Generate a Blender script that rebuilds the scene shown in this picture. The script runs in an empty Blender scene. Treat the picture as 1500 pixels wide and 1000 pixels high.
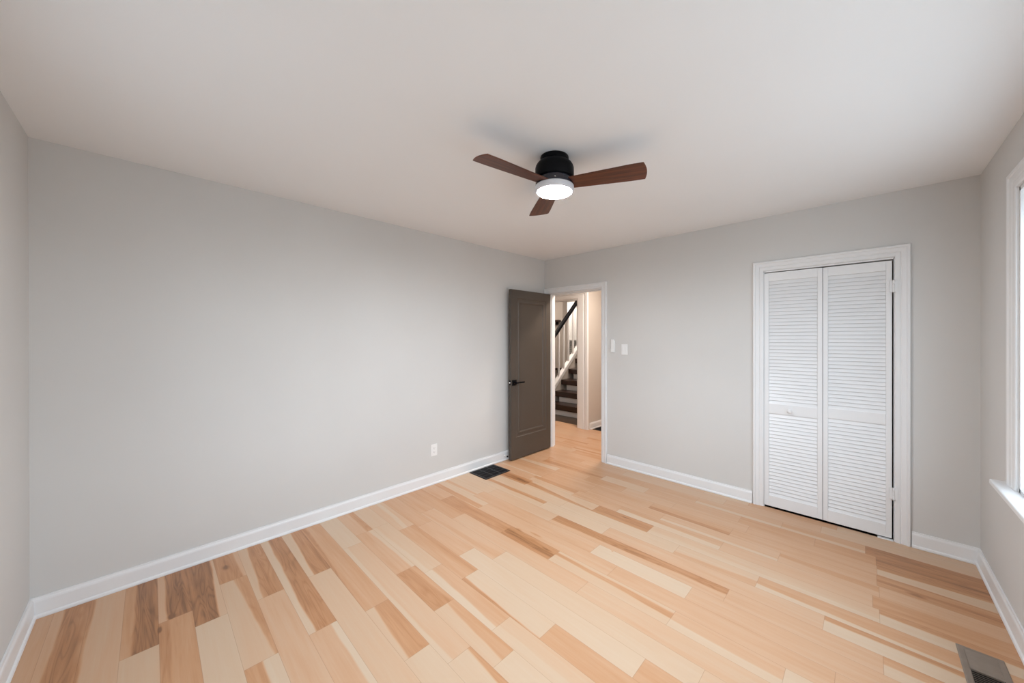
import bpy, math, random
from math import sin, cos, pi, radians as RAD
from mathutils import Vector, Matrix

S = bpy.context.scene
COL = S.collection
random.seed(7)

# ------------------------------------------------------------------ room size (metres)
H = 2.44            # ceiling height
L = 3.961           # left wall runs along +Y from 0 to L
W = 3.617           # far wall runs along +X from 0 to W
TW = 0.12           # wall thickness

# ------------------------------------------------------------------ camera
cam_d = bpy.data.cameras.new('camera')
cam = bpy.data.objects.new('camera', cam_d)
COL.objects.link(cam)
cam_d.sensor_width = 36.0
cam_d.lens = 523.37 / 1500 * 36.0
cam_d.shift_x = -30.93 / 1500
cam_d.shift_y = -3.99 / 1500
cam_d.clip_start = 0.02
yaw, pitch, roll = 0.7510, -0.0015, -0.0011
fw = Vector((-sin(yaw) * cos(pitch), cos(yaw) * cos(pitch), sin(pitch)))
r0 = Vector((cos(yaw), sin(yaw), 0)); u0 = r0.cross(fw)
rr = cos(roll) * r0 + sin(roll) * u0
uu = -sin(roll) * r0 + cos(roll) * u0
M = Matrix((rr, uu, -fw)).transposed().to_4x4()
M.translation = Vector((3.0962, 0.4195, 1.4205))
cam.matrix_world = M
S.camera = cam

# ------------------------------------------------------------------ world, exposure
S.view_settings.view_transform = 'Standard'
S.view_settings.look = 'None'
S.view_settings.gamma = 1.0
S.view_settings.use_curve_mapping = False
S.view_settings.exposure = 0.29
wd = bpy.data.worlds.new('daylight'); S.world = wd
wd.use_nodes = True
bg = wd.node_tree.nodes['Background']
_nt = wd.node_tree
_tc = _nt.nodes.new('ShaderNodeTexCoord'); _sp = _nt.nodes.new('ShaderNodeSeparateXYZ')
_rp = _nt.nodes.new('ShaderNodeValToRGB')
_nt.links.new(_tc.outputs['Generated'], _sp.inputs[0]); _nt.links.new(_sp.outputs[2], _rp.inputs[0])
_rp.color_ramp.elements[0].position = 0.0; _rp.color_ramp.elements[0].color = (0.36, 0.40, 0.44, 1)   # ground
_rp.color_ramp.elements[1].position = 0.04; _rp.color_ramp.elements[1].color = (0.80, 0.92, 1.06, 1)    # overcast sky
_nt.links.new(_rp.outputs[0], bg.inputs[0])
bg.inputs[1].default_value = 5.2
S.cycles.max_bounces = 12
S.cycles.diffuse_bounces = 8
S.cycles.sample_clamp_indirect = 6.0

# window openings: right wall (y0,y1,z0,z1) and near wall (x0,x1,z0,z1)
WR = (0.75, 3.185, 0.70, 2.12)  # unseen stretch towards the near wall widened to spread more daylight
WN = (1.08, 2.10, 0.95, 2.0)

def area(name, loc, rot, sx, sy, power, color, portal=False):
    d = bpy.data.lights.new(name, 'AREA')
    d.shape = 'RECTANGLE'; d.size = sx; d.size_y = sy; d.energy = power; d.color = color
    if portal:
        d.cycles.is_portal = True
    o = bpy.data.objects.new(name, d); COL.objects.link(o)
    o.location = loc; o.rotation_euler = rot
    return o
area('portal_right', (W + TW + 0.03, (WR[0] + WR[1]) / 2, (WR[2] + WR[3]) / 2), (0, RAD(90), 0), WR[3] - WR[2], WR[1] - WR[0], 1, (1, 1, 1), True)
area('portal_near', ((WN[0] + WN[1]) / 2, -TW - 0.03, (WN[2] + WN[3]) / 2), (RAD(90), 0, 0), WN[1] - WN[0], WN[3] - WN[2], 1, (1, 1, 1), True)
WARM = (1.0, 0.86, 0.74)
area('hall_ceiling_lamp', (0.75, 4.60, 2.425), (0, 0, 0), 0.30, 0.30, 29, WARM)
area('stair_fill_light', (-0.75, 6.2, 2.58), (0, 0, 0), 0.5, 0.9, 24, WARM)  # added light, no fixture seen; brightens the dim stair area
area('kitchen_fill_light', (-2.9, 7.75, 2.58), (0, 0, 0), 0.9, 0.6, 20, (1.0, 0.90, 0.80))  # unseen fill added to light the kitchen run
area('lounge_fill_light', (-2.6, 6.1, 2.58), (0, 0, 0), 0.6, 0.6, 13, WARM)  # extra light put in over the lounge, source not seen

# ------------------------------------------------------------------ node helpers / materials
def new_mat(name):
    m = bpy.data.materials.new(name); m.use_nodes = True
    nt = m.node_tree
    return m, nt, nt.nodes['Principled BSDF']
def nd(nt, kind, **kw):
    n = nt.nodes.new(kind)
    for k, v in kw.items():
        setattr(n, k, v)
    return n
def math_(nt, op, a, b=None, c=None):
    n = nt.nodes.new('ShaderNodeMath'); n.operation = op
    for i, v in enumerate((a, b, c)):
        if v is None: continue
        if isinstance(v, (int, float)): n.inputs[i].default_value = v
        else: nt.links.new(v, n.inputs[i])
    return n.outputs[0]
def ramp(nt, fac, stops):
    n = nt.nodes.new('ShaderNodeValToRGB')
    cr = n.color_ramp
    while len(cr.elements) < len(stops): cr.elements.new(0.5)
    for e, (p, c) in zip(cr.elements, stops):
        e.position = p; e.color = (*c, 1)
    nt.links.new(fac, n.inputs[0])
    return n.outputs[0]

def paint(name, color, rough=0.5, var=0.03, scale=2.0, bump=0.05, bscale=220.0, spec=0.5):
    m, nt, b = new_mat(name)
    tc = nd(nt, 'ShaderNodeTexCoord')
    n = nd(nt, 'ShaderNodeTexNoise'); n.inputs['Scale'].default_value = scale; n.inputs['Detail'].default_value = 5
    nt.links.new(tc.outputs['Object'], n.inputs['Vector'])
    lo = [max(0, c * (1 - var)) for c in color]; hi = [min(1, c * (1 + var)) for c in color]
    c = ramp(nt, n.outputs[0], [(0.3, lo), (0.7, hi)])
    nt.links.new(c, b.inputs['Base Color'])
    b.inputs['Roughness'].default_value = rough
    b.inputs['Specular IOR Level'].default_value = spec
    if bump:
        n2 = nd(nt, 'ShaderNodeTexNoise'); n2.inputs['Scale'].default_value = bscale
        nt.links.new(tc.outputs['Object'], n2.inputs['Vector'])
        bp = nd(nt, 'ShaderNodeBump'); bp.inputs['Strength'].default_value = bump; bp.inputs['Distance'].default_value = 0.002
        nt.links.new(n2.outputs[0], bp.inputs['Height']); nt.links.new(bp.outputs[0], b.inputs['Normal'])
    return m

def metal(name, color, rough=0.35, metallic=0.9):
    m = paint(name, color, rough, 0.05, 30, 0)
    m.node_tree.nodes['Principled BSDF'].inputs['Metallic'].default_value = metallic
    return m

def emis(name, color, strength):
    m, nt, b = new_mat(name)
    b.inputs['Base Color'].default_value = (*color, 1)
    b.inputs['Emission Color'].default_value = (*color, 1)
    b.inputs['Emission Strength'].default_value = strength
    return m

def wood(name, dark, light, rough=0.35, along='X', scale=1.0):
    m, nt, b = new_mat(name)
    tc = nd(nt, 'ShaderNodeTexCoord')
    mp = nd(nt, 'ShaderNodeMapping')
    mp.inputs['Scale'].default_value = {'X': (3, 60, 60), 'Y': (60, 3, 60), 'Z': (60, 60, 3)}[along]
    nt.links.new(tc.outputs['Object'], mp.inputs['Vector'])
    n = nd(nt, 'ShaderNodeTexNoise'); n.inputs['Scale'].default_value = scale; n.inputs['Detail'].default_value = 6
    n.inputs['Distortion'].default_value = 0.6
    nt.links.new(mp.outputs[0], n.inputs['Vector'])
    c = ramp(nt, n.outputs[0], [(0.3, dark), (0.7, light)])
    nt.links.new(c, b.inputs['Base Color'])
    b.inputs['Roughness'].default_value = rough
    return m

WALLC = (0.635, 0.628, 0.612)
MT = {}
MT['wall'] = paint('wall_paint', WALLC, 0.75, 0.02, 1.3, 0.06, 300, spec=0.25)
MT['ceiling'] = paint('ceiling_paint', (0.83, 0.84, 0.85), 0.75, 0.012, 1.0, 0.04, 250)
MT['trim'] = paint('white_trim_paint', (0.775, 0.78, 0.785), 0.33, 0.012, 3, 0.0)
MT['closet'] = paint('white_louver_paint', (0.775, 0.78, 0.785), 0.35, 0.015, 4, 0.0)
MT['plastic'] = paint('white_plastic', (0.84, 0.84, 0.83), 0.3, 0.01, 5, 0.0)
MT['door'] = paint('taupe_door_paint', (0.074, 0.059, 0.047), 0.42, 0.05, 2.5, 0.03, 200)
MT['black'] = paint('black_metal', (0.004, 0.004, 0.005), 0.45, 0.05, 20, 0.0, spec=0.10)
MT['blackmatte'] = paint('black_register_metal', (0.005, 0.005, 0.007), 0.4, 0.05, 20, 0.0, spec=0.25)
MT['void'] = paint('dark_duct', (0.012, 0.010, 0.009), 0.9, 0.05, 20, 0.0)
MT['ring'] = paint('glossy_black_ring', (0.018, 0.018, 0.026), 0.12, 0.05, 20, 0.0)
MT['chrome'] = metal('brushed_chrome', (0.75, 0.75, 0.74), 0.2)
MT['taupe'] = metal('taupe_register_metal', (0.27, 0.22, 0.18), 0.45, 0.35)
MT['walnut'] = wood('walnut_blade', (0.045, 0.011, 0.004), (0.155, 0.040, 0.013), 0.4, 'X')
MT['darkwood'] = wood('dark_stained_wood', (0.012, 0.006, 0.004), (0.050, 0.018, 0.010), 0.30, 'X')
MT['darkfloor'] = wood('dark_floor_wood', (0.035, 0.020, 0.012), (0.11, 0.065, 0.038), 0.30, 'X')
MT['hallwall'] = paint('warm_hall_paint', (0.58, 0.535, 0.49), 0.6, 0.02, 1.3, 0.04, 300)
MT['lens'] = emis('lit_lens', (0.93, 0.975, 1.03), 300.0)
MT['cabinet'] = paint('white_cabinet_paint', (0.80, 0.79, 0.77), 0.35, 0.01, 3, 0)
MT['counter'] = paint('pale_stone_counter', (0.72, 0.68, 0.63), 0.25, 0.08, 40, 0)

# frosted side of the lamp: translucent white glass
m, nt, b = new_mat('frosted_glass'); MT['frost'] = m
b.inputs['Base Color'].default_value = (0.42, 0.42, 0.45, 1)
b.inputs['Roughness'].default_value = 0.4
b.inputs['Emission Color'].default_value = (1, 0.98, 0.97, 1)
b.inputs['Emission Strength'].default_value = 0.12

# window pane: clear thin glass
m, nt, b = new_mat('window_glass'); MT['glass'] = m
nt.nodes.remove(b)
out = nt.nodes['Material Output']
tr = nd(nt, 'ShaderNodeBsdfTransparent'); tr.inputs[0].default_value = (0.96, 0.98, 0.98, 1)
gl = nd(nt, 'ShaderNodeBsdfGlossy'); gl.inputs['Roughness'].default_value = 0.02
mx = nd(nt, 'ShaderNodeMixShader'); mx.inputs[0].default_value = 0.06
nt.links.new(tr.outputs[0], mx.inputs[1]); nt.links.new(gl.outputs[0], mx.inputs[2]); nt.links.new(mx.outputs[0], out.inputs[0])

# grey tile backsplash
m, nt, b = new_mat('grey_tile'); MT['tile'] = m
tc = nd(nt, 'ShaderNodeTexCoord')
mp = nd(nt, 'ShaderNodeMapping'); mp.inputs['Rotation'].default_value = (RAD(90), 0, 0)
br = nd(nt, 'ShaderNodeTexBrick'); br.inputs['Scale'].default_value = 4.0
br.inputs['Color1'].default_value = (0.36, 0.37, 0.37, 1); br.inputs['Color2'].default_value = (0.26, 0.27, 0.27, 1)
br.inputs['Mortar'].default_value = (0.55, 0.55, 0.54, 1); br.inputs['Mortar Size'].default_value = 0.02
nt.links.new(tc.outputs['Object'], mp.inputs['Vector']); nt.links.new(mp.outputs[0], br.inputs['Vector'])
nt.links.new(br.outputs[0], b.inputs['Base Color']); b.inputs['Roughness'].default_value = 0.25

# knots and mineral streaks in the boards: x, y, half length, half width, darkening
KNOTS = [(.575, .448, .035, .010, .45), (.498, .490, .030, .022, .35), (.187, .734, .040, .022, .30), (3.30, 3.30, .050, .020, .30),
         (1.856, 2.52, .010, .007, .40), (1.348, 2.319, .060, .012, .30), (1.205, 2.287, .045, .015, .28), (1.52, 2.235, .050, .010, .25),
         (.36, 3.665, .050, .022, .25), (.55, 2.96, .070, .018, .25), (1.70, 2.985, .060, .010, .28), (.62, 2.95, .03, .012, .2)]
# maple / hickory plank floor: tones are stored per plank in mesh attributes
m, nt, b = new_mat('maple_planks'); MT['planks'] = m
def at(n):
    a = nd(nt, 'ShaderNodeAttribute'); a.attribute_name = n; return a.outputs['Fac']
tone, tone2, va, vb, pv, pu, pl, sd = [at(n) for n in ('tone', 'tone2', 'va', 'vb', 'pv', 'pu', 'pl', 'seed')]
tc = nd(nt, 'ShaderNodeTexCoord')
sx = nd(nt, 'ShaderNodeSeparateXYZ'); nt.links.new(tc.outputs['Object'], sx.inputs[0])
def noise(kx, ky, detail=3.0, dist=0.0):
    cx = nd(nt, 'ShaderNodeCombineXYZ')
    nt.links.new(math_(nt, 'MULTIPLY_ADD', sx.outputs[0], kx, math_(nt, 'MULTIPLY', sd, 37.0)), cx.inputs[0])
    nt.links.new(math_(nt, 'MULTIPLY_ADD', sx.outputs[1], ky, math_(nt, 'MULTIPLY', sd, 91.0)), cx.inputs[1])
    nt.links.new(sd, cx.inputs[2])
    n = nd(nt, 'ShaderNodeTexNoise'); n.inputs['Scale'].default_value = 1.0; n.inputs['Detail'].default_value = detail
    n.inputs['Distortion'].default_value = dist
    nt.links.new(cx.outputs[0], n.inputs['Vector'])
    return math_(nt, 'SUBTRACT', n.outputs[0], 0.5)
warp = noise(3.0, 5.0, 2.0)
v = math_(nt, 'MULTIPLY_ADD', warp, 0.22, pv)
def sstep(x, c, w):
    t = math_(nt, 'DIVIDE', math_(nt, 'ADD', math_(nt, 'SUBTRACT', x, c), w), 2 * w)
    n = nd(nt, 'ShaderNodeMapRange'); n.interpolation_type = 'SMOOTHSTEP'
    nt.links.new(t, n.inputs[0]); return n.outputs[0]
mask = math_(nt, 'MULTIPLY', sstep(v, va, 0.05), math_(nt, 'SUBTRACT', 1.0, sstep(v, vb, 0.05)))
tn = math_(nt, 'ADD', tone, math_(nt, 'MULTIPLY', mask, math_(nt, 'SUBTRACT', tone2, tone)))
g1 = noise(2.2, 55.0, 4.0, 0.4); g2 = noise(1.1, 14.0, 3.0, 1.2); g3 = noise(7.0, 260.0, 2.0)
heart = math_(nt, 'ADD', 0.45, math_(nt, 'MULTIPLY', tn, 1.1))
gr = math_(nt, 'ADD', math_(nt, 'MULTIPLY', g1, 0.26), math_(nt, 'ADD', math_(nt, 'MULTIPLY', g2, 0.34), math_(nt, 'MULTIPLY', g3, 0.12)))
hw_ = sstep(tn, 0.58, 0.14)                       # heartwood shows its growth rings
rings_ = math_(nt, 'POWER', math_(nt, 'ABSOLUTE', math_(nt, 'SINE', math_(nt, 'MULTIPLY', noise(1.6, 16.0, 1.0, 0.8), 26.0))), 6.0)
tn = math_(nt, 'ADD', tn, math_(nt, 'MULTIPLY', gr, heart))
tn = math_(nt, 'ADD', tn, math_(nt, 'MULTIPLY', math_(nt, 'MULTIPLY', rings_, hw_), 0.10))
for kx, ky, rx_, ry_, amt in KNOTS:
    dx_ = math_(nt, 'DIVIDE', math_(nt, 'SUBTRACT', sx.outputs[0], kx), rx_)
    dy_ = math_(nt, 'DIVIDE', math_(nt, 'SUBTRACT', sx.outputs[1], ky), ry_)
    dd = math_(nt, 'SQRT', math_(nt, 'ADD', math_(nt, 'MULTIPLY', dx_, dx_), math_(nt, 'MULTIPLY', dy_, dy_)))
    dd = math_(nt, 'ADD', dd, math_(nt, 'MULTIPLY', g2, 1.6))
    tn = math_(nt, 'ADD', tn, math_(nt, 'MULTIPLY', math_(nt, 'SUBTRACT', 1.0, sstep(dd, 0.7, 0.5)), amt))
colr = ramp(nt, tn, [(0.0, (0.60, 0.455, 0.325)), (0.15, (0.585, 0.41, 0.275)), (0.35, (0.575, 0.35, 0.212)), (0.55, (0.53, 0.282, 0.143)), (0.75, (0.43, 0.20, 0.086)), (1.0, (0.22, 0.098, 0.042))])
# board seams (narrow V groove)
e1 = math_(nt, 'LESS_THAN', math_(nt, 'ABSOLUTE', math_(nt, 'SUBTRACT', math_(nt, 'ABSOLUTE', math_(nt, 'SUBTRACT', pv, 0.5)), 0.5)), 0.007)
e2 = math_(nt, 'LESS_THAN', math_(nt, 'MINIMUM', pu, math_(nt, 'SUBTRACT', pl, pu)), 0.0011)
seam = math_(nt, 'MAXIMUM', e1, e2)
mixc = nd(nt, 'ShaderNodeMix'); mixc.data_type = 'RGBA'; mixc.blend_type = 'MULTIPLY'
nt.links.new(math_(nt, 'MULTIPLY', seam, 0.38), mixc.inputs[0])
nt.links.new(colr, mixc.inputs[6]); mixc.inputs[7].default_value = (0.45, 0.32, 0.22, 1)
nt.links.new(mixc.outputs[2], b.inputs['Base Color'])
rg = math_(nt, 'MULTIPLY_ADD', g2, 0.05, 0.34)
nt.links.new(rg, b.inputs['Roughness'])

# ------------------------------------------------------------------ mesh builder
class MB:
    def __init__(s): s.v = []; s.f = []; s.sm = []
    def add(s, vs, fs, smooth=False):
        o = len(s.v); s.v += [tuple(x) for x in vs]
        for f in fs: s.f.append([i + o for i in f]); s.sm.append(smooth)
        return s
    def box(s, x0, x1, y0, y1, z0, z1):
        vs = [(x, y, z) for z in (z0, z1) for y in (y0, y1) for x in (x0, x1)]
        return s.add(vs, [(0, 2, 3, 1), (4, 5, 7, 6), (0, 1, 5, 4), (2, 6, 7, 3), (0, 4, 6, 2), (1, 3, 7, 5)])
    def xbox(s, mat, hx, hy, hz):
        vs = [mat @ Vector((x, y, z)) for z in (-hz, hz) for y in (-hy, hy) for x in (-hx, hx)]
        return s.add(vs, [(0, 2, 3, 1), (4, 5, 7, 6), (0, 1, 5, 4), (2, 6, 7, 3), (0, 4, 6, 2), (1, 3, 7, 5)])
    def loft(s, rings, closed_ring=True, closed_path=False, cap=True, smooth=False):
        n = len(rings[0]); o = len(s.v); k = len(rings)
        for r in rings: s.v += [tuple(x) for x in r]
        for i in range(k if closed_path else k - 1):
            j = (i + 1) % k
            for a in range(n if closed_ring else n - 1):
                c = (a + 1) % n
                s.f.append([o + i * n + a, o + i * n + c, o + j * n + c, o + j * n + a]); s.sm.append(smooth)
        if cap and not closed_path:
            s.f.append([o + a for a in range(n)][::-1]); s.sm.append(False)
            s.f.append([o + (k - 1) * n + a for a in range(n)]); s.sm.append(False)
        return s
    def lathe(s, prof, cx, cy, seg=48, smooth=True, axis='Z'):
        rings = []
        for i in range(seg):
            a = 2 * pi * i / seg
            if axis == 'Z': rings.append([(cx[0] + r * cos(a), cx[1] + r * sin(a), z) for r, z in prof])
            else: rings.append([cy(r * cos(a), r * sin(a), z) for r, z in prof])
        return s.loft(rings, closed_ring=False, closed_path=True, smooth=smooth)
    def tube(s, p, q, r, seg=16, r2=None, smooth=True):
        p = Vector(p); q = Vector(q); d = (q - p).normalized()
        a = d.orthogonal().normalized(); b_ = d.cross(a)
        r2 = r if r2 is None else r2
        R = [[p + (a * cos(t) + b_ * sin(t)) * r for t in [2 * pi * i / seg for i in range(seg)]],
             [q + (a * cos(t) + b_ * sin(t)) * r2 for t in [2 * pi * i / seg for i in range(seg)]]]
        return s.loft(R, smooth=smooth)
    def build(s, name, mat, parent=None, bevel=0, segs=2, loc=None):
        me = bpy.data.meshes.new(name); me.from_pydata(s.v, [], s.f); me.validate()
        for p, k in zip(me.polygons, s.sm): p.use_smooth = k
        import bmesh
        bm = bmesh.new(); bm.from_mesh(me)
        bmesh.ops.remove_doubles(bm, verts=bm.verts, dist=1e-6)
        bmesh.ops.recalc_face_normals(bm, faces=bm.faces); bm.to_mesh(me); bm.free()
        me.materials.append(mat)
        o = bpy.data.objects.new(name, me); COL.objects.link(o)
        if parent: o.parent = parent; o.matrix_parent_inverse = Matrix.Translation(parent.location).inverted() if parent.type == 'EMPTY' else Matrix.Identity(4)
        if bevel:
            md = o.modifiers.new('bevel', 'BEVEL'); md.width = bevel; md.segments = segs; md.limit_method = 'ANGLE'; md.angle_limit = RAD(40)
            md.harden_normals = False
        return o

def thing(name, loc, label, cat, group=None, kind=None):
    o = bpy.data.objects.new(name, None); COL.objects.link(o); o.location = loc
    o.empty_display_size = 0.05
    o['label'] = label; o['category'] = cat
    if group: o['group'] = group
    if kind: o['kind'] = kind
    return o
def tag(o, label, cat, group=None, kind=None):
    o['label'] = label; o['category'] = cat
    if group: o['group'] = group
    if kind: o['kind'] = kind
    return o
def struct(o, label=None, cat=None):
    o['kind'] = 'structure'
    if label: o['label'] = label
    if cat: o['category'] = cat
    return o

# ------------------------------------------------------------------ shell: walls with openings
DX0, DX1, DZ = 0.070, 0.867, 1.995         # bedroom doorway
CX0, CX1, CZ = 2.461, 3.238, 1.982         # closet opening
def wall_with_holes(name, axis, a0, a1, t0, t1, z0, z1, holes, mat):
    """axis 'X': wall spans x in a0..a1, thickness y t0..t1; holes: (h0,h1,hz0,hz1)"""
    mb = MB()
    def bx(p, q, za, zb):
        if q - p < 1e-4 or zb - za < 1e-4: return
        if axis == 'X': mb.box(p, q, t0, t1, za, zb)
        else: mb.box(t0, t1, p, q, za, zb)
    cur = a0
    for h0, h1, hz0, hz1 in sorted(holes):
        bx(cur, h0, z0, z1); bx(h0, h1, z0, hz0); bx(h0, h1, hz1, z1); cur = h1
    bx(cur, a1, z0, z1)
    return struct(mb.build(name, mat))

struct(MB().box(-TW, 0, -TW, L + TW, -0.02, H + 0.02).build('wall_left', MT['wall']), 'long blank pale grey wall on the left of the room', 'wall')
struct(wall_with_holes('wall_far', 'X', 0, W + TW, L, L + TW, -0.02, H + 0.02, [(DX0, DX1, -0.02, DZ), (CX0, CX1, -0.02, CZ)], MT['wall']), 'pale grey wall holding the doorway and the louvered closet', 'wall')
struct(wall_with_holes('wall_right', 'Y', -TW, L, W, W + TW, -0.02, H + 0.02, [WR], MT['wall']), 'pale grey wall with the window on the right', 'wall')
struct(wall_with_holes('wall_near', 'X', 0, W, -TW, 0, -0.02, H + 0.02, [WN], MT['wall']), 'pale grey wall at the left edge of the photo', 'wall')
struct(MB().box(-TW, W + TW, -TW, L + TW, H, H + 0.02 + 0.1).build('ceiling', MT['ceiling']), 'smooth off-white ceiling carrying the fan', 'ceiling')

# ------------------------------------------------------------------ floor planks
RW = 0.1225; Y00 = 0.69
N = None
PL = {
 -6: [(0, .40, N)],
 -5: [(0, .36, (.31, 1.05, .18, 1.05, .72)), (.92, .35, N)],
 -4: [(0, .30, (-.1, .12, -.1, .05, .62)), (.90, .30, N)],
 -3: [(0, .52, (.32, 1.1, .30, 1.1, .80)), (.69, .20, N)],
 -2: [(0, .33, (.23, 1.1, .25, 1.1, .84)), (.52, .52, (.0, .3, .0, .2, .66)), (1.15, .2, N)],
 -1: [(0, .84, (.9, 1.1, .72, 1.1, .22)), (.68, .10, N)],
 0: [(0, .66, (.78, 1.1, .9, 1.1, .32)), (.37, .22, (.5, 1.1, .92, 1.1, .60)), (1.15, .56, (.55, 1.1, .55, 1.1, .04)), (1.9, .25, N)],
 1: [(0, .22, (.45, 1.1, .19, 1.1, .70)), (.68, .34, N), (1.85, .15, N)],
 2: [(0, .10, (.38, 1.1, .22, 1.1, .68)), (1.145, .38, (.79, 1.1, .79, 1.1, .0)), (2.2, .2, N)],
 3: [(0, .13, (.48, 1.1, .26, 1.1, .68)), (.67, .22, N), (1.75, .14, N)],
 4: [(0, .50, (.0, .27, .0, .0, .66)), (1.19, .18, (.37, 1.1, .15, 1.1, .58)), (1.61, .13, N), (2.5, .3, N)],
 5: [(0, .08, N), (.52, .28, (-.1, .2, -.1, .2, .08)), (1.76, .10, (.86, 1.1, .6, 1.1, .60)), (2.6, .2, N)],
 6: [(0, .36, (.72, 1.1, .65, 1.1, .62)), (.41, .42, (.72, 1.1, .82, 1.1, .10)), (1.03, .64, (.72, .9, .9, 1.1, .50)), (1.45, .18, (.65, 1.1, .40, 1.1, .48)), (1.92, .08, N), (2.9, .3, N)],
 7: [(0, .20, N), (.4, .20, (.0, .2, .0, .3, .08)), (1.14, .03, (.42, 1.1, .25, 1.1, .42)), (1.765, .10, (.4, 1.1, .5, 1.1, .22)), (2.85, .2, N)],
 8: [(0, .28, (.57, .85, .33, .6, .08)), (.57, .46, (.7, 1.1, .75, 1.1, .56)), (1.35, .09, (-.1, .22, -.1, .03, .66)), (1.965, .46, N), (2.8, .2, N)],
 9: [(0, .42, N), (.62, .36, N), (1.15, .07, N), (2.38, .48, N), (3.1, .3, N)],
 10: [(0, .44, N), (.45, .32, (.1, .2, .25, .7, .42)), (1.34, .12, N), (2.59, .24, N)],
 11: [(0, .48, (.7, 1.1, .8, 1.1, .52)), (.71, .30, N), (1.91, .25, (.0, .3, .0, .2, .32)), (3.1, .3, N)],
 12: [(0, .42, N), (.36, .62, N), (1.14, .68, (.3, .7, .2, .5, .80)), (1.60, .18, (.6, .80, .5, .85, .56)), (2.37, .36, (-.1, .45, -.1, .4, .08)), (2.842, .07, N)],
 13: [(0, .14, (.05, .5, .05, .5, .56)), (.72, .34, N), (1.96, .37, N), (3.0, .33, N)],
 14: [(0, .16, (.05, .4, .2, .4, .42)), (.50, .36, (-.1, .1, -.1, .1, .44)), (1.755, .04, N), (2.37, .36, N)],
 15: [(0, .16, N), (.55, .24, N), (1.29, .70, (-.2, .3, -.2, .55, .36)), (2.53, .35, N), (3.15, .08, (.55, 1.1, .6, 1.1, .50))],
 16: [(0, .14, (.62, .97, .58, .97, .60)), (1.07, .11, N), (1.69, .34, N), (2.94, .05, (.73, 1.1, .68, 1.1, .60))],
 17: [(0, .38, N), (.30, .15, N), (1.2, .13, N), (2.16, .22, (-.1, .25, -.1, .5, .44)), (2.63, .04, (.36, 1.1, .08, 1.1, .48))],
 18: [(0, .36, N), (.18, .60, (.3, .7, .2, .7, .80)), (.67, .18, (.2, .75, -.1, .1, .58)), (1.44, .62, (.3, .6, .3, .7, .72)), (1.92, .24, (-.1, .4, -.1, .3, .12)), (3.145, .05, (.70, 1.1, .62, 1.1, .62))],
 19: [(0, .36, N), (.6, .22, (.6, 1.1, .4, 1.1, .55)), (1.14, .42, N), (1.595, .07, (.5, 1.1, .45, 1.1, .44)), (2.37, .32, N), (3.12, .52, N)],
 20: [(0, .40, (-.1, .16, -.1, .16, .12)), (.66, .45, N), (1.2, .40, N), (1.91, .08, (.28, 1.1, .22, 1.1, .34)), (2.68, .34, (.6, .95, .4, .92, .52)), (3.148, .38, N)],
 21: [(0, .46, N), (.67, .42, N), (1.2, .40, N), (1.76, .46, (-.1, .4, -.1, .3, .64)), (2.37, .42, N), (3.14, .58, (.4, .6, .4, .6, .70))],
 22: [(0, .44, (-.1, .35, -.1, .7, .14)), (.655, .42, N), (1.02, .50, N), (1.435, .32, N), (1.90, .34, N), (2.45, .44, N), (3.143, .64, (.07, .64, .09, .86, .13))],
 23: [(0, .40, N), (.35, .52, (.1, .6, .2, .5, .62)), (1.132, .20, N), (1.6, .40, N), (2.37, .50, N), (2.832, .54, N), (3.14, .74, (.5, .7, .5, .7, .84))],
 24: [(0, .42, N), (.8, .45, N), (1.5, .42, N), (2.01, .10, (.35, 1.1, .3, 1.1, .40)), (2.626, .44, (-.1, .3, -.1, .3, .18)), (3.09, .76, N)],
 25: [(0, .42, N), (.7, .36, N), (1.232, .22, N), (2.2, .34, N), (2.85, .20, N)],
 26: [(0, .40, N), (.392, .36, N), (1.0, .3, N), (2.0, .20, N), (2.36, .48, N), (2.935, .20, N)],
}
XL, XR = -2.6, W + 0.02
fv, ff, fa = [], [], []
def plank(x0, x1, y0, y1, t, st, sdv):
    o = len(fv)
    fv.extend([(x0, y0, 0), (x1, y0, 0), (x1, y1, 0), (x0, y1, 0)])
    ff.append((o, o + 1, o + 2, o + 3))
    a0, b0, a1, b1, t2 = st if st else (3, 3, 3, 3, t)
    ln = x1 - x0
    fa.append([dict(tone=t, tone2=t2, va=A, vb=B, pv=V, pu=U, pl=ln, seed=sdv) for A, B, V, U in ((a0, b0, 0, 0), (a1, b1, 0, ln), (a1, b1, 1, ln), (a0, b0, 1, 0))])
rng = random.Random(3)
for k in range(-7, 37):
    y0 = Y00 + RW * k; y1 = y0 + RW
    if y0 > 5.18: break
    y1 = min(y1, 5.18)
    hall = y0 > L - 0.03
    if k in PL and not hall:
        row = [(x, t, s) for x, t, s in PL[k]]; row[0] = (-0.01, row[0][1], row[0][2]); end = XR
    elif not hall:
        row = []; x = -0.01
        while x < XR: row.append((x, rng.choice([.12, .3, .36, .5]), N)); x += rng.uniform(.4, 1.2)
        end = XR
    else:
        row = [] ; x = XL - rng.uniform(0, .5)
        while x < 1.4:
            row.append((x, rng.choice([.36, .44, .5, .34, .28]), rng.choice([N, (.3, .6, .3, .7, .58), N]))); x += rng.uniform(.4, 1.1)
        end = 1.4
    for i, (x, t, s) in enumerate(row):
        x1 = row[i + 1][0] if i + 1 < len(row) else end
        plank(x, x1, y0, y1, t, s, rng.random())
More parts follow.
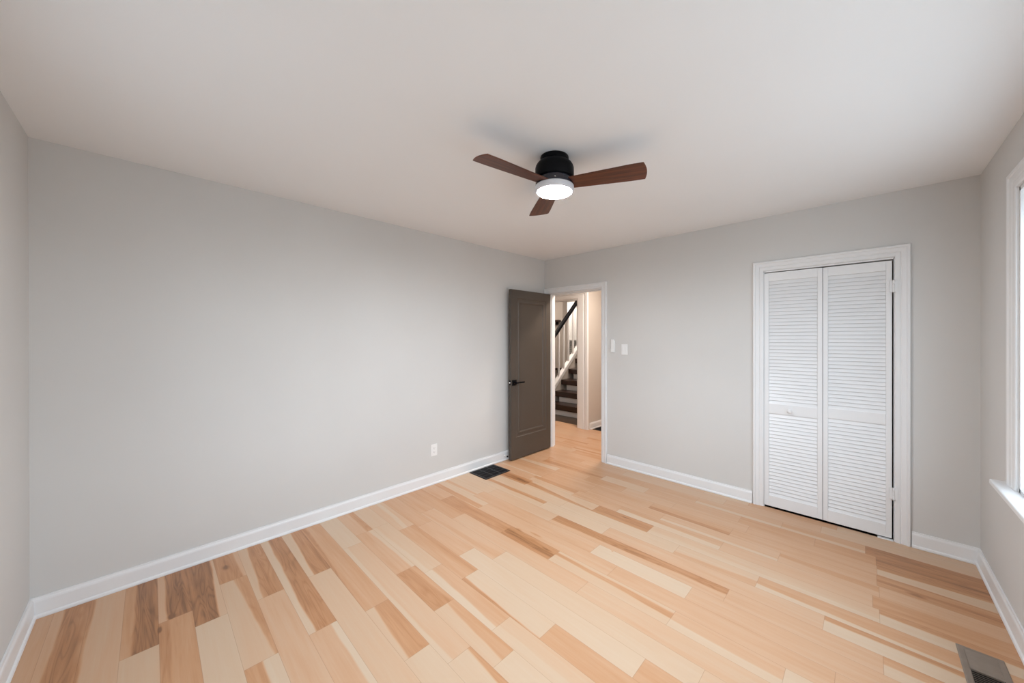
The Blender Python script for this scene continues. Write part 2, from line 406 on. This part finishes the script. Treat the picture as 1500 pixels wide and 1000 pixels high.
# hall corridor running past the stair wall
y = 5.18
while y < 7.0:
    x = -0.15
    while x < 1.4:
        x1 = min(1.4, x + rng.uniform(.5, 1.1)); plank(x, x1, y, min(7.0, y + RW), rng.choice([.36, .44, .5]), N, rng.random()); x = x1
    y += RW
me = bpy.data.meshes.new('floor'); me.from_pydata(fv, [], ff)
for key in ('tone', 'tone2', 'va', 'vb', 'pv', 'pu', 'pl', 'seed'):
    A = me.attributes.new(key, 'FLOAT', 'CORNER')
    A.data.foreach_set('value', [c[key] for f in fa for c in f])
me.materials.append(MT['planks'])
fo = bpy.data.objects.new('floor', me); COL.objects.link(fo)
struct(fo, 'pale maple plank floor with brown heartwood boards', 'floor')
struct(MB().box(-5.2, W + TW, -TW, 8.7, -0.12, -0.012).build('floor_subfloor', MT['void']))
struct(MB().box(-5.2, -0.15, 5.18, 8.7, -0.012, 0.0).build('floor_stairwell', MT['darkfloor']), 'dark wood floor at the foot of the stairs', 'floor')

# ------------------------------------------------------------------ baseboards
BB = [(0, 0), (.022, 0), (.0235, .006), (.021, .014), (.0145, .019), (.0135, .082), (.0115, .090), (.0085, .095), (.007, .1035), (0, .1035)]
def baseboard(name, p, q, nrm, m0=0, m1=0, parent=None):
    """runs from p to q along the wall, nrm points into the room; m0 / m1 = 1 mitres an inside corner"""
    t = (Vector(q) - Vector(p)).normalized()
    rings = [[(e[0] + nrm[0] * d + t.x * k * d, e[1] + nrm[1] * d + t.y * k * d, z) for d, z in BB] for e, k in ((p, m0), (q, -m1))]
    return struct(MB().loft(rings).build(name, MT['trim'], parent))
g = 0.0005
baseboard('baseboard_left', (g, g), (g, L - g), (1, 0), 1, 0)
baseboard('baseboard_near', (g, g), (W - g, g), (0, 1), 1, 1)
baseboard('baseboard_far', (0.945, L - g), (2.377, L - g), (0, -1))
baseboard('baseboard_closet_side', (3.321, L - g), (W - g, L - g), (0, -1), 0, 1)
baseboard('baseboard_right', (W - g, g), (W - g, L - g), (-1, 0), 1, 1)

# ------------------------------------------------------------------ casings (three-sided, mitred)
CAS = [(0, 0), (0, .009), (.006, .012), (.024, .013), (.030, .010), (.036, .014), (.056, .016), (.060, .021), (.072, .021), (.076, .016), (.078, 0)]
def casing3(name, h0, h1, z0, zt, place, width=.078, label=None):
    k = width / .078
    P = []
    for (a, z, da, dz) in ((h0, z0, -1, 0), (h0, zt, -1, 1), (h1, zt, 1, 1), (h1, z0, 1, 0)):
        P.append([place(a + da * w * k, z + dz * w * k, d) for w, d in CAS])
    return struct(MB().loft(P).build(name, MT['trim']), label, 'door frame' if label else None)
far = lambda a, z, d: (a, L - d, z)
c1 = MB()
# the left leg of the doorway casing is squeezed into the corner
def cas_left(mb):
    k = (DX0 - .006 - .0) / .078
    kr = (.938 - DX1 - .006) / .078
    P = []
    for (a, z, da, dz, kk) in ((DX0 - .006, 0, -1, 0, k), (DX0 - .006, DZ + .004, -1, 1, k), (DX1 + .006, DZ + .004, 1, 1, kr), (DX1 + .006, 0, 1, 0, kr)):
        P.append([far(max(0.001, a + da * w * kk), z + dz * w * kr * 1.02, d) for w, d in CAS])
    return mb.loft(P)
tr1 = struct(cas_left(c1).build('trim_1', MT['trim']), 'white casing around the bedroom doorway', 'door frame')
# door jamb lining
jb = MB()
jt = 0.018
jb.box(DX0 - 0.0005, DX0 + jt - .018 + .0045, L - .001, L + TW + .001, 0, DZ)        # hinge jamb (thin skin)
jb.box(DX1 - .0045, DX1 + .0005, L - .001, L + TW + .001, 0, DZ)
jb.box(DX0, DX1, L - .001, L + TW + .001, DZ - .0045, DZ + .0005)
jb.box(DX0 + .0045, DX0 + .017, L + .046, L + .084, 0, DZ - .0045)                    # stops
jb.box(DX1 - .017, DX1 - .0045, L + .046, L + .084, 0, DZ - .0045)
jb.box(DX0 + .017, DX1 - .017, L + .046, L + .084, DZ - .017, DZ - .0045)
jo = jb.build('door_jamb', MT['trim'], tr1)
MB().box(DX1 - .0065, DX1 - .0044, L + .008, L + .038, .885, .945).build('strike_plate', MT['black'], tr1, .001)
casing3('trim_2', CX0 - .002, CX1 + .002, 0, CZ + .004, far, .078, 'white casing around the louvered closet doors')

# ------------------------------------------------------------------ taupe bedroom door, swung open against the left wall
dxf, dth, dy1, dwid, dz0, dz1 = 0.1055, 0.036, L - .006, 0.705, 0.012, 1.988
dr = thing('door_1', (dxf - dth / 2, dy1, 0), 'taupe brown one-panel bedroom door standing open along the left wall', 'door', kind='structure')
dy0 = dy1 - dwid
def leaf():
    mb = MB()
    xf, xb = dxf, dxf - dth
    # rectangular rings around the panel, stepped moulding; coordinates (s: distance from hinge edge, z)
    steps = [(0, 0, 0), (.088, .100, 0), (.094, .106, -.006), (.120, .132, -.0065), (.126, .138, -.0025), (.140, .152, -.0025), (.152, .164, -.010), (.170, .182, -.010)]
    def rect(ins, inz, d, x, sg):
        s0, s1 = ins, dwid - ins
        za, zb = dz0 + (inz + .150 if inz else 0), dz1 - inz
        return [(x + sg * d, dy1 - s0, za), (x + sg * d, dy1 - s1, za), (x + sg * d, dy1 - s1, zb), (x + sg * d, dy1 - s0, zb)]
    for x, sg in ((xf, 1), (xb, -1)):
        rings = [rect(a, b_, d, x, sg) for a, b_, d in steps]
        mb.loft(rings, closed_ring=True, cap=False)
        mb.add(rings[-1], [(0, 1, 2, 3)])
    a = rect(0, 0, 0, xf, 1); c = rect(0, 0, 0, xb, -1)
    mb.loft([a, c], cap=False)
    return mb
leaf().build('door_panel', MT['door'], dr, .0015)
ly, lz = dy1 - .655, .905
hd = MB().box(dxf, dxf + .008, ly - .033, ly + .033, lz - .033, lz + .033).build('lever_rose', MT['black'], dr, .002)
lv = MB().tube((dxf + .008, ly, lz), (dxf + .052, ly, lz), .010)
lv.box(dxf + .038, dxf + .053, ly - .010, ly + .125, lz - .008, lz + .010)
lv.build('lever_handle', MT['black'], dr, .003)
lb = MB().box(dxf - dth - .008, dxf - dth, ly - .033, ly + .033, lz - .033, lz + .033)
lb.tube((dxf - dth - .008, ly, lz), (dxf - dth - .036, ly, lz), .010).box(dxf - dth - .040, dxf - dth - .028, ly - .010, ly + .125, lz - .008, lz + .010)
lb.build('lever_handle', MT['black'], dr, .002)
MB().box(dxf - .030, dxf - .006, dy0 - .0015, dy0 + .001, lz - .028, lz + .028).build('latch_plate', MT['black'], dr, .001)
MB().lathe([(0.0, -.010), (.007, -.010), (.008, 0.0)], None, lambda a, b_, z: (dxf - .018 + a, dy0 + z, lz + b_), 16, axis='Y').build('latch_bolt', MT['chrome'], dr)
for hz in (.25, 1.0, 1.75):
    MB().tube((dxf - dth - .004, dy1 + .002, hz - .045), (dxf - dth - .004, dy1 + .002, hz + .045), .0045, 12).build('hinge', MT['black'], dr)

# door stop screwed to the left baseboard
dsy = 3.232
dst = thing('door_stop', (.014, dsy, .055), 'small white door stop with black tip on the baseboard behind the taupe door', 'door stop')
MB().lathe([(0, 0), (.012, 0), (.012, .004), (.0045, .006), (.0045, .040), (.006, .041), (.006, .044), (0, .044)], None, lambda a, b_, z: (.0142 + z, dsy + a, .055 + b_), 16, axis='X').build('rod', MT['plastic'], dst)
MB().lathe([(0, .044), (.0085, .044), (.0090, .047), (.0085, .0535), (.006, .0545), (0, .0545)], None, lambda a, b_, z: (.0142 + z, dsy + a, .055 + b_), 16, axis='X').build('rubber_tip', MT['black'], dst)

# ------------------------------------------------------------------ closet: bifold louvered doors
cb = MB()
cb.box(CX0 - .4, CX1 + .3, L + .70, L + .72, -.01, 2.3).box(CX0 - .42, CX0 - .4, L + TW, L + .72, -.01, 2.3).box(CX1 + .3, CX1 + .32, L + TW, L + .72, -.01, 2.3).box(CX0 - .42, CX1 + .32, L + TW, L + .72, 2.3, 2.32)
struct(cb.build('wall_closet', MT['hallwall']))
struct(MB().box(CX0 - .42, CX1 + .32, L - .0, L + .72, -.011, 0.0).build('floor_closet', MT['darkfloor']))
cj = MB()
cj.box(CX0 - .0005, CX0 + .0035, L - .001, L + TW, 0, CZ).box(CX1 - .0035, CX1 + .0005, L - .001, L + TW, 0, CZ).box(CX0, CX1, L - .001, L + TW, CZ - .010, CZ + .0005)
struct(cj.build('trim_3', MT['trim']), 'white jamb lining inside the closet opening', 'door frame')
cd = thing('door_2', ((CX0 + CX1) / 2, L + .02, 0), 'white bifold closet door with louvered panels', 'door', kind='structure')
PY0, PY1 = L + .003, L + .028
mid = 2.848
def bifold(x0, x1, midz0, midz1, knob, z0, z1):
    fr = MB()
    sw = .030
    fr.box(x0, x0 + sw, PY0, PY1, z0, z1).box(x1 - sw, x1, PY0, PY1, z0, z1)
    fr.box(x0 + sw, x1 - sw, PY0, PY1, z1 - .068, z1).box(x0 + sw, x1 - sw, PY0, PY1, z0, z0 + .088)
    fr.box(x0 + sw, x1 - sw, PY0 + .002, PY1 - .002, midz0, midz1)
    p = fr.build('bifold_panel', MT['closet'], cd, .0018)
    for a, b_ in ((z0 + .088, midz0), (midz1, z1 - .068)):
        mb = MB(); n = max(1, round((b_ - a) / .0285)); st = (b_ - a) / n
        for i in range(n):
            zc = a + st * (i + .5)
            R = Matrix.Translation((0, (PY0 + PY1) / 2, zc)) @ Matrix.Rotation(RAD(69), 4, 'X')
            # slat cross-section: thin rounded blade, front edge low
            prof = [(-.0170, -.0022), (-.0178, 0), (-.0170, .0022), (.0170, .0022), (.0178, 0), (.0170, -.0022)]
            rings = []
            for xx in (x0 + sw - .002, x1 - sw + .002):
                ring = []
                for py, pz in prof:
                    q = R @ Vector((0, py, pz)); ring.append((xx, q.y, q.z))
                rings.append(ring)
            mb.loft(rings)
        # fine bead around the louvre opening
        o = mb.build('louvers', MT['closet'], p)
    if knob:
        kx, kz = 2.641, .826
        MB().lathe([(0, 0), (.008, 0), (.007, .010), (.0125, .016), (.0165, .022), (.0165, .027), (.011, .032), (0, .0335)], None,
                   lambda a, b_, z: (kx + a, PY0 + .002 - z, kz + b_), 24, axis='Y').build('knob', MT['closet'], p)
    return p
pL = bifold(CX0 + .004, mid - .0015, .790, .873, True, .014, 1.964)
pR = bifold(mid + .0015, CX1 - .012, .805, .882, False, .014, 1.962)
for hz in (.335, 1.780):
    hg = MB()
    hx = CX1 - .004
    for i in range(3):
        z_ = hz - .043 + i * .029
        hg.tube((hx, L - .0165, z_), (hx, L - .0165, z_ + .027), .0065, 14)
    hg.box(hx - .022, hx, L - .0105, L - .0085, hz - .040, hz + .040).box(hx, hx + .022, L - .0175, L - .0150, hz - .040, hz + .040)
    hg.box(hx - .022, hx - .020, L - .0105, L + .004, hz - .040, hz + .040)
    hg.build('hinge', MT['closet'], cd, .0006)
MB().box(CX1 - .085, CX1 - .006, L - .014, L + .020, .0005, .0045).build('floor_bracket', MT['plastic'], cd, .001)

# ------------------------------------------------------------------ windows
def window(name, place, a0, a1, z0, z1, label):
    """place(a, depth, z): depth positive goes outwards through the wall, negative into the room"""
    w = thing(name, place((a0 + a1) / 2, 0, z0), label, 'window', kind='structure')
    # casing
    P = []
    for (a, z, da, dz) in ((a0 - .006, z0, -1, 0), (a0 - .006, z1 + .006, -1, 1), (a1 + .006, z1 + .006, 1, 1), (a1 + .006, z0, 1, 0)):
        P.append([place(a + da * w_ * 1.3, -d, z + dz * w_ * 1.1) for w_, d in CAS])
    MB().loft(P).build('window_casing', MT['trim'], w)
    def pbox(mb, a_, b_, d0, d1, za, zb):
        c = [place(x, d, z) for x in (a_, b_) for d in (d0, d1) for z in (za, zb)]
        xs = [q[0] for q in c]; ys = [q[1] for q in c]; zs = [q[2] for q in c]
        mb.box(min(xs), max(xs), min(ys), max(ys), min(zs), max(zs))
    jm = MB()
    pbox(jm, a0 - .001, a0 + .016, 0, TW, z0, z1); pbox(jm, a1 - .016, a1 + .001, 0, TW, z0, z1)
    pbox(jm, a0, a1, 0, TW, z1 - .016, z1 + .001); pbox(jm, a0, a1, .0, TW, z0 - .001, z0 + .016)
    jm.build('window_jamb', MT['trim'], w)
    sl = MB(); pbox(sl, a0 - .17, a1 + .17, -.062, .03, z0 - .026, z0 - .0005)
    sl.build('window_sill', MT['trim'], w, .006, 3)
    # two double-hung units side by side
    n = 2; wid = (a1 - a0 - .032) / n
    zm = (z0 + z1) / 2
    for i in range(n):
        x0 = a0 + .016 + wid * i; x1 = x0 + wid
        if i: 
            mu = MB(); pbox(mu, x0 - .025, x0 + .025, .01, TW - .01, z0 + .016, z1 - .016); mu.build('mullion', MT['trim'], w)
        xa, xb = x0 + (.025 if i else 0), x1 - (.025 if i == 0 else 0)
        for d, za, zb in ((.062, z0 + .016, zm + .02), (.094, zm - .02, z1 - .016)):
            s_ = MB(); k = .045
            pbox(s_, xa, xa + k, d, d + .03, za, zb); pbox(s_, xb - k, xb, d, d + .03, za, zb)
            pbox(s_, xa + k, xb - k, d, d + .03, za, za + k); pbox(s_, xa + k, xb - k, d, d + .03, zb - k, zb)
            so = s_.build('sash', MT['trim'], w, .002)
            gm = MB(); pbox(gm, xa + k, xb - k, d + .013, d + .017, za + k, zb - k)
            gm.build('pane', MT['glass'], so)
    return w
window('window_1', lambda a, d, z: (W + d, a, z), WR[0], WR[1], WR[2], WR[3], 'white framed bright window at the right edge of the photo')
window('window_2', lambda a, d, z: (a, -d, z), WN[0], WN[1], WN[2], WN[3], 'white framed window behind the camera')

# ------------------------------------------------------------------ ceiling fan
FX, FY = 1.807, 1.979
fan = thing('ceiling_fan', (FX, FY, H), 'black flush-mount ceiling fan with three walnut blades and lit round lamp', 'ceiling fan')
C2 = (FX, FY)
MB().lathe([(0, H), (.079, H), (.080, H - .003), (.080, 2.416), (.078, 2.413), (0, 2.413)], C2, None).build('canopy', MT['black'], fan)
MB().lathe([(0, 2.4135), (.078, 2.4135), (.088, 2.408), (.099, 2.398), (.106, 2.386), (.1092, 2.374), (.1095, 2.318), (.108, 2.316), (0, 2.316)], C2, None).build('motor_housing', MT['black'], fan)
MB().lathe([(0, 2.3158), (.100, 2.3158), (.104, 2.310), (.1075, 2.282), (.1085, 2.276), (.107, 2.2745), (0, 2.2745)], C2, None).build('hub_ring', MT['ring'], fan)
for a in (-2.2, -1.55, -0.85):
    MB().lathe([(0, 0), (.0032, 0), (.0032, .002), (.002, .0032), (0, .0035)], None,
               lambda u_, v_, z, a=a: (FX + cos(a) * (.1066 + z) - sin(a) * u_, FY + sin(a) * (.1066 + z) + cos(a) * u_, 2.288 + v_), 12, axis='Y').build('screw', MT['chrome'], fan)
MB().lathe([(.1035, 2.2745), (.1085, 2.2745), (.1095, 2.268), (.1085, 2.252), (.1050, 2.2440), (.1000, 2.2425), (.0990, 2.2430), (.0990, 2.2465)], C2, None).build('lamp_rim', MT['frost'], fan)
MB().lathe([(0, 2.2405), (.08, 2.2410), (.0965, 2.2425), (.0985, 2.2465), (0, 2.2465)], C2, None).build('lamp_lens', MT['lens'], fan)
def blade(ang):
    n = 24; r0_, r1_ = .085, .492
    outl = []
    hw = lambda t: .050 + (.069 - .050) * min(1, t * 1.2)
    for i in range(n + 1):
        t = i / n; outl.append((r0_ + (r1_ - .0 - r0_) * t - .006, -hw(t)))
    for i in range(1, 12):
        q = i / 12; y = -hw(1) + 2 * hw(1) * q
        outl.append((r1_ - .006 + .013 * (1 - (2 * q - 1) ** 2), y))
    for i in range(n, -1, -1):
        t = i / n; outl.append((r0_ + (r1_ - r0_) * t - .006, hw(t)))
    top = []; bot = []
    for x, y in outl:
        bot.append((x, y, -.003)); top.append((x, y, .003))
    mb = MB().loft([bot, top])
    o = mb.build('blade', MT['walnut'], None, .0012)
    o.parent = fan
    o.matrix_parent_inverse = Matrix.Identity(4)
    o.location = (0, 0, 2.286 - H)
    o.rotation_mode = 'XYZ'
    o.rotation_euler = (Matrix.Rotation(ang, 3, 'Z') @ Matrix.Rotation(-.179, 3, 'X')).to_euler()
    return o
for k in range(3): blade(0.394 + k * 2 * pi / 3)

# ------------------------------------------------------------------ floor registers
def register(x0, x1, y0, y1, mat, label, border, nslat, split, tilt, cross=None, group=None):
    r = thing('floor_register', ((x0 + x1) / 2, (y0 + y1) / 2, 0), label, 'floor vent', group)
    fr = MB(); z = .006
    prof = [(0, 0.0003), (0, .002), (.004, z), (border - .003, z), (border, z - .002), (border, .0006)]
    rings = []
    for cx, cy, sx_, sy_ in ((x0, y0, 1, 1), (x1, y0, -1, 1), (x1, y1, -1, -1), (x0, y1, 1, -1)):
        rings.append([(cx + sx_ * d, cy + sy_ * d, zz) for d, zz in prof])
    fr.loft(rings, closed_ring=True, closed_path=True)
    ix0, ix1, iy0, iy1 = x0 + border, x1 - border, y0 + border, y1 - border
    for s_ in split:
        yy = iy0 + (iy1 - iy0) * s_; fr.box(ix0 - .001, ix1 + .001, yy - .005, yy + .005, .001, z)
    if cross:
        for s_ in cross:
            xx = ix0 + (ix1 - ix0) * s_; fr.box(xx - .003, xx + .003, iy0 - .001, iy1 + .001, .001, z - .0003)
    fr.build('frame', mat, r)
    MB().box(ix0 - .002, ix1 + .002, iy0 - .002, iy1 + .002, .0002, .0008).build('duct_opening', MT['void'], r)
    edges = [0] + list(split) + [1]
    for j in range(len(edges) - 1):
        ya = iy0 + (iy1 - iy0) * edges[j] + (.005 if j else 0); yb = iy0 + (iy1 - iy0) * edges[j + 1] - (.005 if j < len(edges) - 2 else 0)
        sl = MB(); n = nslat[j]; st = (yb - ya) / n
        for i in range(n):
            R = Matrix.Translation(((ix0 + ix1) / 2, ya + st * (i + .5), .0036)) @ Matrix.Rotation(RAD(tilt[j]), 4, 'X')
            sl.xbox(R, (ix1 - ix0) / 2 + .0008, min(st * .47, 0.0037 if tilt[j] > 0 else .0034), .0005)
        sl.build('louvers', mat, r)
    return r
register(.028, .305, 2.715, 3.052, MT['blackmatte'], 'black metal floor register beside the left baseboard near the taupe door', .024, [8, 8, 8], [1 / 3, 2 / 3], [35, 35, 35], [.25, .5, .75])
register(3.398, 3.538, 2.655, 2.970, MT['taupe'], 'taupe metal floor register under the window by the right wall', .024, [11, 11], [.52], [-30, 36])
register(-.022, .125, 5.115, 5.37, MT['blackmatte'], 'black floor register in the hall at the foot of the beige wall', .02, [12], [], [35])

# ------------------------------------------------------------------ wall plates
# outlet on the left wall
oy, oz = 2.311, .329
ou = thing('wall_outlet', (0, oy, oz), 'white outlet plate low on the left wall', 'outlet')
MB().box(.0004, .0055, oy - .035, oy + .035, oz - .0585, oz + .0585).build('cover_plate', MT['plastic'], ou, .0025)
for dz in (-.0195, .0195):
    so = MB().box(.005, .0068, oy - .0165, oy + .0165, oz + dz - .014, oz + dz + .014).build('socket', MT['plastic'], ou, .003)
    MB().box(.0066, .0071, oy - .0075, oy - .0055, oz + dz - .003, oz + dz + .006).box(.0066, .0071, oy + .0055, oy + .0075, oz + dz - .003, oz + dz + .005).tube((.0066, oy, oz + dz - .008), (.0071, oy, oz + dz - .008), .0022, 10).build('slot', MT['void'], so)
# light switch
wx, wz = 1.160, 1.296
sw = thing('light_switch', (wx, L, wz), 'white double light switch plate beside the remote cradle', 'light switch')
MB().box(wx - .037, wx + .037, L - .0055, L - .0004, wz - .0585, wz + .0585).build('cover_plate', MT['plastic'], sw, .0025)
for dx in (-.016, .016):
    MB().add([(wx + dx - .0105, L - .005, wz - .034), (wx + dx + .0105, L - .005, wz - .034), (wx + dx + .0105, L - .005, wz + .034), (wx + dx - .0105, L - .005, wz + .034),
              (wx + dx - .0105, L - .0072, wz - .034), (wx + dx + .0105, L - .0072, wz - .034), (wx + dx + .0105, L - .0095, wz + .034), (wx + dx - .0105, L - .0095, wz + .034)],
             [(0, 1, 2, 3), (4, 5, 6, 7), (0, 1, 5, 4), (1, 2, 6, 5), (2, 3, 7, 6), (3, 0, 4, 7)]).build('rocker', MT['plastic'], sw, .001)
# fan remote in its cradle
rx, rz = 1.019, 1.333
rc = thing('remote_cradle', (rx, L, rz), 'slim white fan remote in a wall cradle beside the doorway', 'remote')
MB().box(rx - .0225, rx + .0225, L - .006, L - .0004, rz - .072, rz + .060).box(rx - .0225, rx + .0225, L - .020, L - .006, rz - .072, rz - .067).box(rx - .0225, rx - .0208, L - .020, L - .006, rz - .072, rz - .030).box(rx + .0208, rx + .0225, L - .020, L - .006, rz - .072, rz - .030).build('cradle', MT['plastic'], rc, .001)
MB().box(rx - .0204, rx + .0204, L - .019, L - .0065, rz - .0665, rz + .072).build('remote_body', MT['plastic'], rc, .004, 3)
for i in range(4):
    MB().box(rx - .010, rx + .010, L - .0202, L - .0188, rz + .045 - i * .018, rz + .055 - i * .018).build('button', MT['plastic'], rc, .001)

# ------------------------------------------------------------------ hall beyond the doorway
HB = 5.05
ox1 = -.256; oz1 = 2.05
struct(wall_with_holes('wall_hall', 'X', -2.6, -.05, HB, HB + .13, 0, 2.6, [(-2.2, ox1, 0, oz1)], MT['hallwall']), 'beige hall wall with the cased opening to the stairs', 'wall')
struct(MB().box(-.17, -.05, HB + .13, 7.0, 0, 2.6).build('wall_stair', MT['hallwall']), 'beige wall running back beside the stairs', 'wall')
struct(MB().box(-2.62, -2.6, L + TW, HB + .13, 0, 2.6).box(-.05, 1.42, 7.0, 7.02, 0, 2.6).box(1.4, 1.42, L + TW, 7.0, 0, 2.6).build('wall_hall_end', MT['hallwall']))
struct(MB().box(-2.62, -TW, L + TW - .02, L + TW, 0, 2.6).build('wall_hall_near', MT['hallwall']))
struct(MB().box(-2.62, 1.42, L + TW, HB + .13, 2.45, 2.47).box(-.17, 1.42, HB + .13, 7.02, 2.45, 2.47).build('ceiling_hall', MT['ceiling']))
struct(MB().box(-5.2, -.05, HB + .13, 8.72, 2.6, 2.62).build('ceiling_lounge', MT['ceiling']))
# casing of the stair opening: flat board, bead, backband returning to the corner
P = []
HC = [(0, 0), (0, .010), (.008, .016), (.090, .018), (.100, .010), (.108, .010), (.116, .022), (.150, .024), (.158, .018), (.160, 0)]
for (a, z, da, dz) in ((-2.2, 0, -1, 0), (-2.2, oz1, -1, 1), (ox1, oz1, 1, 1), (ox1, 0, 1, 0)):
    P.append([(a + da * w_ * (1.28 if da > 0 else 1), HB - d, z + dz * w_ * .6) for w_, d in HC])
t4 = struct(MB().loft(P).build('trim_4', MT['trim']), 'white casing around the opening to the stairs', 'door frame')
MB().box(ox1 - .014, ox1 + .001, HB - .001, HB + .131, 0, oz1).box(-2.201, -2.186, HB - .001, HB + .131, 0, oz1).box(-2.186, ox1 - .014, HB - .001, HB + .131, oz1 - .014, oz1 + .001).build('opening_jamb', MT['trim'], t4)
baseboard('baseboard_hall', (-.05 + g, HB + .02), (-.05 + g, 7.0), (1, 0))

# staircase rising away from the hall
XS, Y1, RUN, RISE, NST = -1.345, 5.525, .232, .2, 11
st = thing('staircase', ((XS - .2) / 2, Y1, 0), 'staircase of thick dark wood treads with white balusters and black handrail beyond the doorway', 'stairs')
for i in range(1, NST + 1):
    y0 = Y1 + RUN * (i - 1); zt = RISE * i
    MB().box(XS + .002, -.174, y0, y0 + RUN + .045, zt - .098, zt).build('tread', MT['darkwood'], st, .008, 3)
    MB().box(XS + .10, -.174, y0 + .05, y0 + .065, zt - RISE + .002, zt - .098).build('riser', MT['trim'], st)
# solid side board with the sloping rail on it
slope = .932
zb = lambda y: .515 + (y - 5.83) * slope
MB().loft([[(x, 5.40, .001), (x, 8.0, .001), (x, 8.0, zb(8.0) - .02), (x, 5.40, zb(5.40) - .02)] for x in (XS - .06, XS)]).build('side_board', MT['hallwall'], st)
ra = st   # the balustrade is part of the staircase
def sl_bar(x0, x1, y0, y1, f, ta, tb):
    return MB().loft([[(x0, y, f(y) + ta), (x1, y, f(y) + ta), (x1, y, f(y) + tb), (x0, y, f(y) + tb)] for y in (y0, y1)])
sl_bar(XS - .075, XS + .018, 5.36, 8.0, zb, -.045, .04).build('base_rail', MT['trim'], ra, .003)
zh = lambda y: 1.490 + (y - 5.83) * .953
sl_bar(XS - .062, XS + .002, 5.34, 8.0, zh, -.055, .04).build('handrail', MT['black'], ra, .012, 3)
y = 5.955 - 3 * .157
while y < 7.6:
    MB().box(XS - .046, XS - .014, y - .016, y + .016, zb(y) + .03, zh(y) - .05).build('baluster', MT['trim'], ra, .003)
    y += .157
nw = MB().box(XS - .085, XS + .025, 5.245, 5.355, 0.001, 1.22).box(XS - .098, XS + .038, 5.232, 5.368, 1.22, 1.25).box(XS - .085, XS + .025, 5.245, 5.355, 1.25, 1.27)
nw.build('newel_post', MT['trim'], ra, .004)

# lounge and kitchen seen between the balusters
struct(MB().box(-5.2, -2.104, 7.0, 7.18, 0, 2.6).build('wall_lounge', MT['hallwall']), 'beige lounge wall seen between the balusters', 'wall')
struct(MB().box(-5.2, -.15, 8.70, 8.72, 0, 2.6).box(-5.22, -5.2, 5.18, 8.72, 0, 2.6).box(-.17, -.05, 7.0, 8.72, 0, 2.6).box(-5.2, -2.62, 5.17, 5.18, 0, 2.6).build('wall_kitchen', MT['hallwall']))
def shelf(x0, x1, z, label):
    t = thing('wall_shelf', ((x0 + x1) / 2, 7.0, z), label, 'shelf')
    MB().box(x0, x1, 6.88, 6.999, z - .022, z + .022).build('shelf_board', MT['darkwood'], t, .003)
    for x in (x0 + .08, x1 - .08):
        MB().box(x - .008, x + .008, 6.90, 6.999, z - .09, z - .022).build('bracket', MT['black'], t, .002)
shelf(-3.0, -2.15, 1.825, 'upper dark wall shelf left of the stair handrail')
shelf(-3.0, -2.106, .700, 'lower dark wall shelf behind the foot of the balusters')
# kitchen run
def cab(name, x0, x1, y0, z0, z1, label, grp, ndoor, toe=False):
    t = thing(name, ((x0 + x1) / 2, y0, z0), label, 'cabinet', grp)
    MB().box(x0, x1, y0, 8.699, z0 + (.10 if toe else 0), z1).build('cabinet_body', MT['cabinet'], t)
    if toe: MB().box(x0, x1, y0 + .06, 8.699, z0 + .001, z0 + .10).build('toe_kick', MT['void'], t)
    wd_ = (x1 - x0) / ndoor
    for i in range(ndoor):
        a = x0 + wd_ * i + .003; b_ = x0 + wd_ * (i + 1) - .003
        zz0 = z0 + (.11 if toe else .003); zz1 = z1 - .003
        d = MB(); k = .055
        rings = []
        for ins, dp in ((0, 0), (0, .018), (k, .018), (k + .004, .010), (k + .02, .010)):
            rings.append([(a + ins, y0 - dp, zz0 + ins), (b_ - ins, y0 - dp, zz0 + ins), (b_ - ins, y0 - dp, zz1 - ins), (a + ins, y0 - dp, zz1 - ins)])
        d.loft(rings)
        do = d.build('cabinet_door', MT['cabinet'], t)
        MB().tube((b_ - .03, y0 - .018, zz0 + .1), (b_ - .03, y0 - .04, zz0 + .1), .008, 12).build('knob', MT['black'], do)
for i in range(3):
    x0 = -4.0 + i * .62
    cab('wall_cabinet', x0, x0 + .615, 8.36, 1.36, 2.42, ['white upper kitchen cabinet at the left beyond the balusters', 'white upper kitchen cabinet seen between the balusters', 'white upper kitchen cabinet nearest the stair handrail'][i], 'upper kitchen cabinets', 2)
    cab('base_cabinet', x0, x0 + .615, 8.10, 0, .92, ['white lower kitchen cabinet at the left beyond the balusters', 'white lower kitchen cabinet seen between the balusters', 'white lower kitchen cabinet nearest the stairs'][i], 'lower kitchen cabinets', 2, True)
tag(MB().box(-4.02, -2.13, 8.07, 8.699, .92, .96).build('kitchen_counter', MT['counter'], None, .004), 'pale stone counter on the white lower kitchen cabinets', 'counter')
struct(MB().box(-4.0, -2.14, 8.690, 8.6995, .962, 1.358).build('trim_5', MT['tile']), 'grey tile backsplash below the upper kitchen cabinets', 'backsplash')
